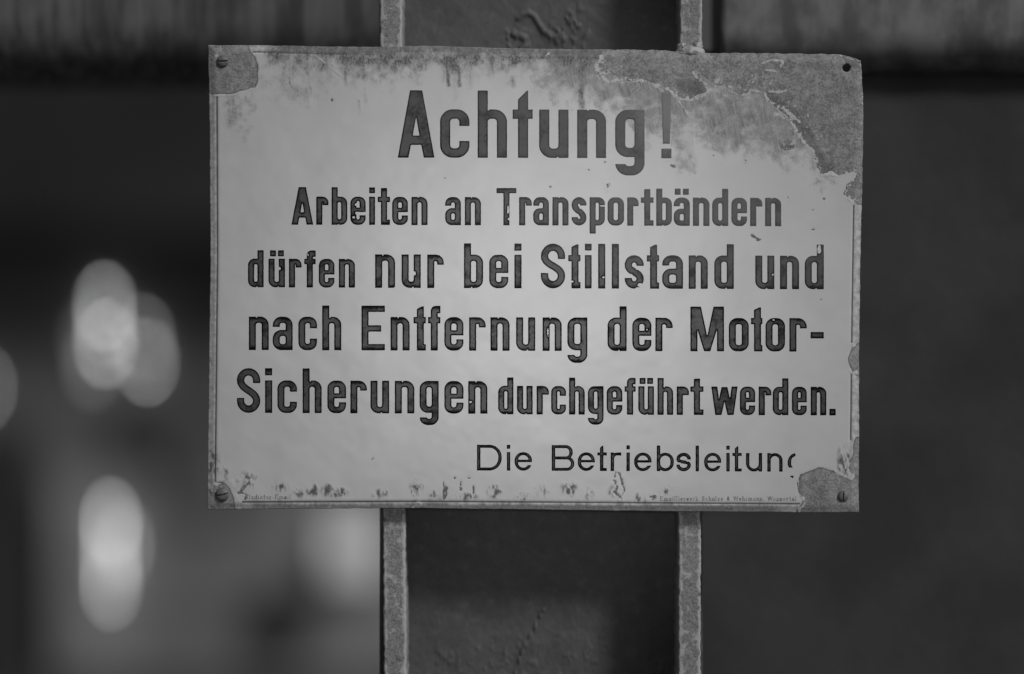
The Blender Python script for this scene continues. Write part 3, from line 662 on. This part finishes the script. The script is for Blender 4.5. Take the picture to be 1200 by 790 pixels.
def small(word, x0, x1, base, name_label):
    a = new_acc(); wd = {'l': .45, 'i': .45, 'r': .75, 't': .65, ',': .4, ' ': .75, 'm': 1.6, 'E': 1.3, 'S': 1.1, 'W': 1.9, '-': .7, 'G': 1.3, '*': .8, '&': 1.3}
    tot = sum(wd.get(c, 1.0) + .42 for c in word); k = (x1 - x0) / tot; x = x0
    for i, c in enumerate(word):
        w_ = wd.get(c, 1.0) * k
        if c == 'i': build_letter(a, 'i', x + w_ * .2, x + w_ * .75, base, 3.4, 5.2, .95, .7, .25, True, True, rough=.15)
        elif c == 'l': build_letter(a, 'l', x + w_ * .2, x + w_ * .75, base, 3.4, 5.2, .95, .7, .25, True, True, rough=.15)
        elif c != ' ': build_letter(a, c, x, x + w_, base, 3.4, 5.2, .95, .7, .25, True, c not in '*&,-', rough=.15)
        x += w_ + .42 * k
    flush(a, 'small_print', M_SM, name_label)
small('Gladiator-Email', 287, 342, 584.8, 'tiny faded maker print in the lower left corner')
small('*  Emaillierwerk Schulze & Wehrmann, Wuppertal', 764, 934, 586.8, 'tiny faded maker print in the lower right corner')

# ------------------------------------------------------------------ screws (slotted heads)
def screw(px, py, r, ang, label):
    import bmesh
    bm = bmesh.new(); r *= PX; n = 40
    prof = [(1.0, 0.0), (1.0, .22), (.95, .38), (.82, .52), (.6, .62), (.3, .68)]
    rings = []
    for pr, ph in prof:
        rings.append([bm.verts.new((r * pr * math.cos(2 * math.pi * k / n), -r * ph, r * pr * math.sin(2 * math.pi * k / n))) for k in range(n)])
    for a_, b_ in zip(rings[:-1], rings[1:]):
        for k in range(n): bm.faces.new((a_[k], a_[(k + 1) % n], b_[(k + 1) % n], b_[k]))
    bm.faces.new(rings[-1]); bm.faces.new(rings[0][::-1])
    # groove
    bmesh.ops.recalc_face_normals(bm, faces=bm.faces)
    me = bpy.data.meshes.new('screw'); bm.to_mesh(me); bm.free()
    o = bpy.data.objects.new('screw', me); sc.collection.objects.link(o); me.materials.append(M_SCREW)
    me.polygons.foreach_set('use_smooth', [True] * len(me.polygons))
    cm_ = bpy.data.meshes.new('c'); c = .13 * r; L = 1.3 * r
    vs = [(sx * L, y_, sz * c) for sx in (-1, 1) for y_ in (-r * 1.2, -r * .18) for sz in (-1, 1)]
    cm_.from_pydata(vs, [], [(0, 1, 3, 2), (4, 6, 7, 5), (0, 4, 5, 1), (2, 3, 7, 6), (0, 2, 6, 4), (1, 5, 7, 3)])
    co = bpy.data.objects.new('c', cm_); sc.collection.objects.link(co); co.rotation_euler = (0, -R(ang), 0)
    md = o.modifiers.new('b', 'BOOLEAN'); md.object = co; md.operation = 'DIFFERENCE'; md.solver = 'EXACT'
    dg = bpy.context.evaluated_depsgraph_get(); dg.update()
    m2 = bpy.data.meshes.new_from_object(o.evaluated_get(dg)); o.modifiers.clear(); o.data = m2; m2.name = 'screw'
    bpy.data.objects.remove(co)
    o.parent = SIGN; o.location = (wx(px) - SO.x, 0.0006, wz(py) - SO.z); tag(o, label)
screw(261, 72, 7.2, 5, 'slotted screw in the upper left corner'); screw(260.5, 579.5, 8.2, 10, 'slotted screw in the lower left corner'); screw(988, 581.5, 6.6, 88, 'slotted screw in the lower right corner')

# ------------------------------------------------------------------ steel post behind the sign: channel open to the front
POST = empty('steel_post', (wx(636), 0.03, wz(1000))); tag(POST, 'grey steel channel post carrying the sign, two worn flanges and recessed dark web', 'post')
PO = Vector(POST.location)
YF = 0.0085; YW = 0.0505
def flange(xt0, xt1, xb0, xb1, seed, label):
    # loop across the front face with rounded arrises; rows down the length
    rows = 500; ys = np.linspace(-230, 1010, rows); prof = []
    k = 9
    prof = [(0, 1.0), (0, .5), (0, .03), (.02, .008), (.06, 0)] + [(u_, 0) for u_ in np.linspace(.12, .88, k)] + [(.94, 0), (.98, .008), (1, .03), (1, .5), (1, 1)]
    m_ = len(prof); vs = []; eg = []
    for y_ in ys:
        f = (y_ + 0) / 790
        x0 = xt0 + (xb0 - xt0) * f; x1 = xt1 + (xb1 - xt1) * f
        for (u_, d_) in prof:
            nx = (fbm(np.array(y_ / 6.0), np.array(u_ * 2.0 + seed), 7 + seed, 4) - .5) * 2.6 * (1 if u_ in (0, 1) or u_ < .1 or u_ > .9 else 0)
            ny = (fbm(np.array(y_ / 5.0), np.array(u_ * 5.0), 11 + seed, 4) - .5) * .0006
            s_ = 1 + (YF + (YW - YF) * d_) / DC * 0
            vs.append((wx(x0 + (x1 - x0) * u_ + nx) - PO.x, YF + (YW - YF) * d_ + (ny if d_ < .1 else 0) - PO.y, wz(y_) - PO.z))
            eg.append(max(0, 1 - min(u_, 1 - u_) / .22) if d_ < .1 else .3)
    idx = np.arange(rows * m_).reshape(rows, m_)
    q = np.stack([idx[:-1, :-1], idx[1:, :-1], idx[1:, 1:], idx[:-1, 1:]], -1).reshape(-1, 4)
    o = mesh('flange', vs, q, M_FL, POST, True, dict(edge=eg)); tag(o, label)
SP = 1 + YF / DC
def sx(px, d=YF): return 600 + (px - 600) * (1 + d / DC)
flange(sx(445), sx(471), sx(450), sx(476), 1, 'left flange of the post'); flange(sx(797), sx(822.5), sx(795), sx(821), 2, 'right flange of the post')
# web
nx_, ny_ = 300, 560
xs = np.linspace(440, 830, nx_); ys = np.linspace(-230, 1010, ny_); GX, GY = np.meshgrid(xs, ys)
hgt = (fbm(GX / 30, GY / 30, 201, 4) - .5) * .0012 + (fbm(GX / 4, GY / 4, 203, 3) - .5) * .0003
SX = 600 + (GX - 600) / (1 + YW / DC); SY = 395 + (GY - 395) / (1 + YW / DC)     # where it is seen
curl = line_d(SX, SY, [(607, 22), (612, 17), (619, 15), (626, 19), (631, 28), (637, 37), (645, 43), (652, 44), (658, 40)])
hgt += .0012 * np.clip(1 - (curl / 3.8)**2, 0, 1)
hgt += .0014 * np.clip(1 - (line_d(SX, SY, [(603, 40), (610, 42), (615, 45)]) / 5)**2, 0, 1)
hgt += .0013 * sstep(.5, .75, fbm(SX / 6, SY / 6, 205, 3)) * sstep(42, 8, np.hypot(SX - 668, (SY - 35) * 1.0))
hgt += .0013 * sstep(.5, .75, fbm(SX / 5, SY / 5, 206, 3)) * sstep(26, 6, np.hypot(SX - 605, SY - 50))
hgt += .0012 * np.clip(1 - (line_d(SX, SY, [(637, 715), (622, 745), (612, 762), (603, 792)]) / 3)**2, 0, 1) * sstep(.4, .5, fbm(SX / 6, SY / 6, 207, 3))
hgt += .0005 * sstep(.62, .7, fbm(SX / 8, SY / 8, 208, 3)) * sstep(720, 780, SY)
vs = np.stack([wx(GX).ravel() - PO.x, (YW - hgt).ravel() - PO.y, wz(GY).ravel() - PO.z], -1)
idx = np.arange(nx_ * ny_).reshape(ny_, nx_)
q = np.stack([idx[:-1, :-1], idx[1:, :-1], idx[1:, 1:], idx[:-1, 1:]], -1).reshape(-1, 4)
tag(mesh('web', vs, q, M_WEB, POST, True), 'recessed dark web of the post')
# rust lump where the right flange meets the sign's top edge
def lump(px, py, y, rx, rz, ry, seed):
    n, m_ = 48, 28; vs = []
    for i in range(m_ + 1):
        th_ = math.pi * i / m_
        for j in range(n):
            ph = 2 * math.pi * j / n
            d = (math.sin(th_) * math.cos(ph), math.sin(th_) * math.sin(ph), math.cos(th_))
            k = .75 + .5 * float(fbm(np.array(d[0] * 3 + 9), np.array(d[2] * 3 + d[1] * 2 + 9), seed, 4))
            vs.append((d[0] * rx * PX * k, d[1] * ry * k, d[2] * rz * PX * k))
    fs = [[i * n + j, i * n + (j + 1) % n, (i + 1) * n + (j + 1) % n, (i + 1) * n + j] for i in range(m_) for j in range(n)]
    o = mesh('rust_lump', vs, fs, M_FL, POST, True, dict(edge=np.full(len(vs), .35)))
    o.location = (wx(px) - PO.x, y - PO.y, wz(py) - PO.z)
lump(809, 61, .0045, 17, 9, .005, 3); lump(800, 55, .0060, 7, 6, .004, 5); lump(818, 54, .0060, 6, 7, .004, 6)

# ------------------------------------------------------------------ horizontal beams behind
def at(px, py, d): k = (1 + d / DC); return ((px - 600) * PX * k, d, (395 - py) * PX * k)
def beam(px0, px1, bottom, d, mat, label, rad):
    # box section with a generously rounded lower front arris; closed ends
    x0 = at(px0, 0, d)[0]; x1 = at(px1, 0, d)[0]; zb = at(0, bottom, d)[2]
    cx_, cz_, H_, T_ = (x0 + x1) / 2, zb, .26, .09
    prof = [(0, H_), (0, rad)] + [(rad - rad * math.cos(a_), rad - rad * math.sin(a_)) for a_ in np.linspace(0, math.pi / 2, 14)[1:]] + [(T_, 0), (T_, H_)]
    N_ = 90; vs = []; m_ = len(prof)
    for i in range(N_ + 1):
        x_ = x0 + (x1 - x0) * i / N_ - cx_
        for (y_, z_) in prof: vs.append((x_, y_, z_ + .0006 * math.sin(i * .5)))
    fs = [[i * m_ + j, (i + 1) * m_ + j, (i + 1) * m_ + (j + 1) % m_, i * m_ + (j + 1) % m_] for i in range(N_) for j in range(m_)]
    fs.append(list(range(m_))); fs.append([N_ * m_ + j for j in range(m_)][::-1])
    o = mesh('steel_beam', vs, fs, mat, None, False); o.location = (cx_, d, cz_)
    me = o.data; me.polygons.foreach_set('use_smooth', [len(p.vertices) == 4 for p in me.polygons])
    tag(o, label, 'beam'); return o
beam(-260, 520, 94, .17, streaky('rusty_beam_left', .065, .155, 90, 7), 'dark rust-streaked horizontal steel beam behind the sign on the left', .040)
beam(845, 1500, 82, .10, streaky('rusty_beam_right', .10, .22, 50, 30), 'mottled grey horizontal steel beam behind the sign on the right', .026)

# ------------------------------------------------------------------ dark sheet-metal panel on the right
def slab_box(name, x0, x1, y0, y1, z0, z1, mat, parent=None, origin=None, bev=0):
    ox, oy, oz = origin or ((x0 + x1) / 2, (y0 + y1) / 2, z0)
    vs = [(x - ox, y - oy, z - oz) for x in (x0, x1) for y in (y0, y1) for z in (z0, z1)]
    fs = [(0, 1, 3, 2), (4, 6, 7, 5), (0, 4, 5, 1), (2, 3, 7, 6), (0, 2, 6, 4), (1, 5, 7, 3)]
    o = mesh(name, vs, fs, mat, parent)
    if not parent: o.location = (ox, oy, oz)
    else: o.location = (ox - parent.location.x, oy - parent.location.y, oz - parent.location.z)
    if bev:
        md = o.modifiers.new('bevel', 'BEVEL'); md.width = bev; md.segments = 3
    return o
p0 = at(640, 64, .125); p1 = at(1600, 900, .125)
pm = plain('dark_sheet', .055, .6, 9.0, .22)
o = slab_box('metal_panel', p0[0], p1[0], .125, .137, -1.45, p0[2] + .003, pm, bev=.002)
tag(o, 'plain dark grey sheet metal panel to the right of the post', 'panel')

# ------------------------------------------------------------------ far background, out of focus on the left
FD = 12.0
gm_ = plain('ground_dirt', .10, .9, 1.5, .5)
g = mesh('ground', [(-60, -20, 0), (60, -20, 0), (60, 120, 0), (-60, 120, 0)], [(0, 1, 2, 3)], gm_); g.location = (0, 0, -1.95); tag(g, kind='structure')
def fat(px, py, d=FD): return at(px, py, d)
WALL = empty('hall_wall', (0, FD, -1.95)); tag(WALL, 'dark out-of-focus building wall with small bright openings, far left behind the sign', 'building')
wm = streaky('wall_plaster', .07, .13, .9, .7)
slab_box('wall', -9, 9, FD, FD + .3, -1.95, 4.5, wm, WALL)
def opening(px, py, w_, h_, e, d=FD - .04):
    c = fat(px, py, d); k = PX * (1 + d / DC)
    o = slab_box('window', c[0] - w_ * k / 2, c[0] + w_ * k / 2, d, d + .03, c[2] - h_ * k / 2, c[2] + h_ * k / 2, glow('window_light_%d' % e, e), WALL)
    return o
opening(122, 358, 5, 6, 15); opening(123, 378, 5, 12, 4); opening(123, 403, 5, 6, 16)
opening(168, 396, 4, 5, 10); opening(172, 424, 5, 5, 14)
opening(104, 398, 16, 24, .28); opening(108, 428, 14, 18, .5)
opening(-18, 455, 5, 6, 7)
opening(129, 648, 5, 78, 2.5, FD - .2); opening(130, 612, 5, 6, 6.5, FD - .2); opening(130, 688, 5, 6, 6.5, FD - .2); opening(144, 640, 6, 26, 1.6, FD - .2)
opening(412, 640, 66, 60, .14, FD - .2)
def wall_part(name, px0, py0, px1, py1, mat, th_=.12, label=None):
    d = FD - th_; c0 = fat(px0, py0, d); c1 = fat(px1, py1, d)
    return tag(slab_box(name, c0[0], c1[0], d, FD + .01, c1[2], c0[2], mat, WALL), label)
dk = plain('dark_doorway', .032, .9, 1.0, .3); pale = streaky('pale_plaster', .16, .36, 1.3, 1.0); pale2 = streaky('worn_plaster', .10, .18, 1.1, 1.3)
wall_part('lintel', -300, -120, 700, 268, dk, .5)
wall_part('pillar', -200, 500, 18, 800, dk, .6)
wall_part('plaster_panel', 60, 560, 700, 800, pale, .10)
wall_part('plaster_panel', 200, 520, 330, 600, pale2, .16)
wall_part('doorway', 305, 690, 372, 745, dk, .22)
wall_part('plaster_panel', -60, 325, 75, 372, pale2, .10)
wall_part('beam_band', 150, 470, 700, 510, wm, .13)
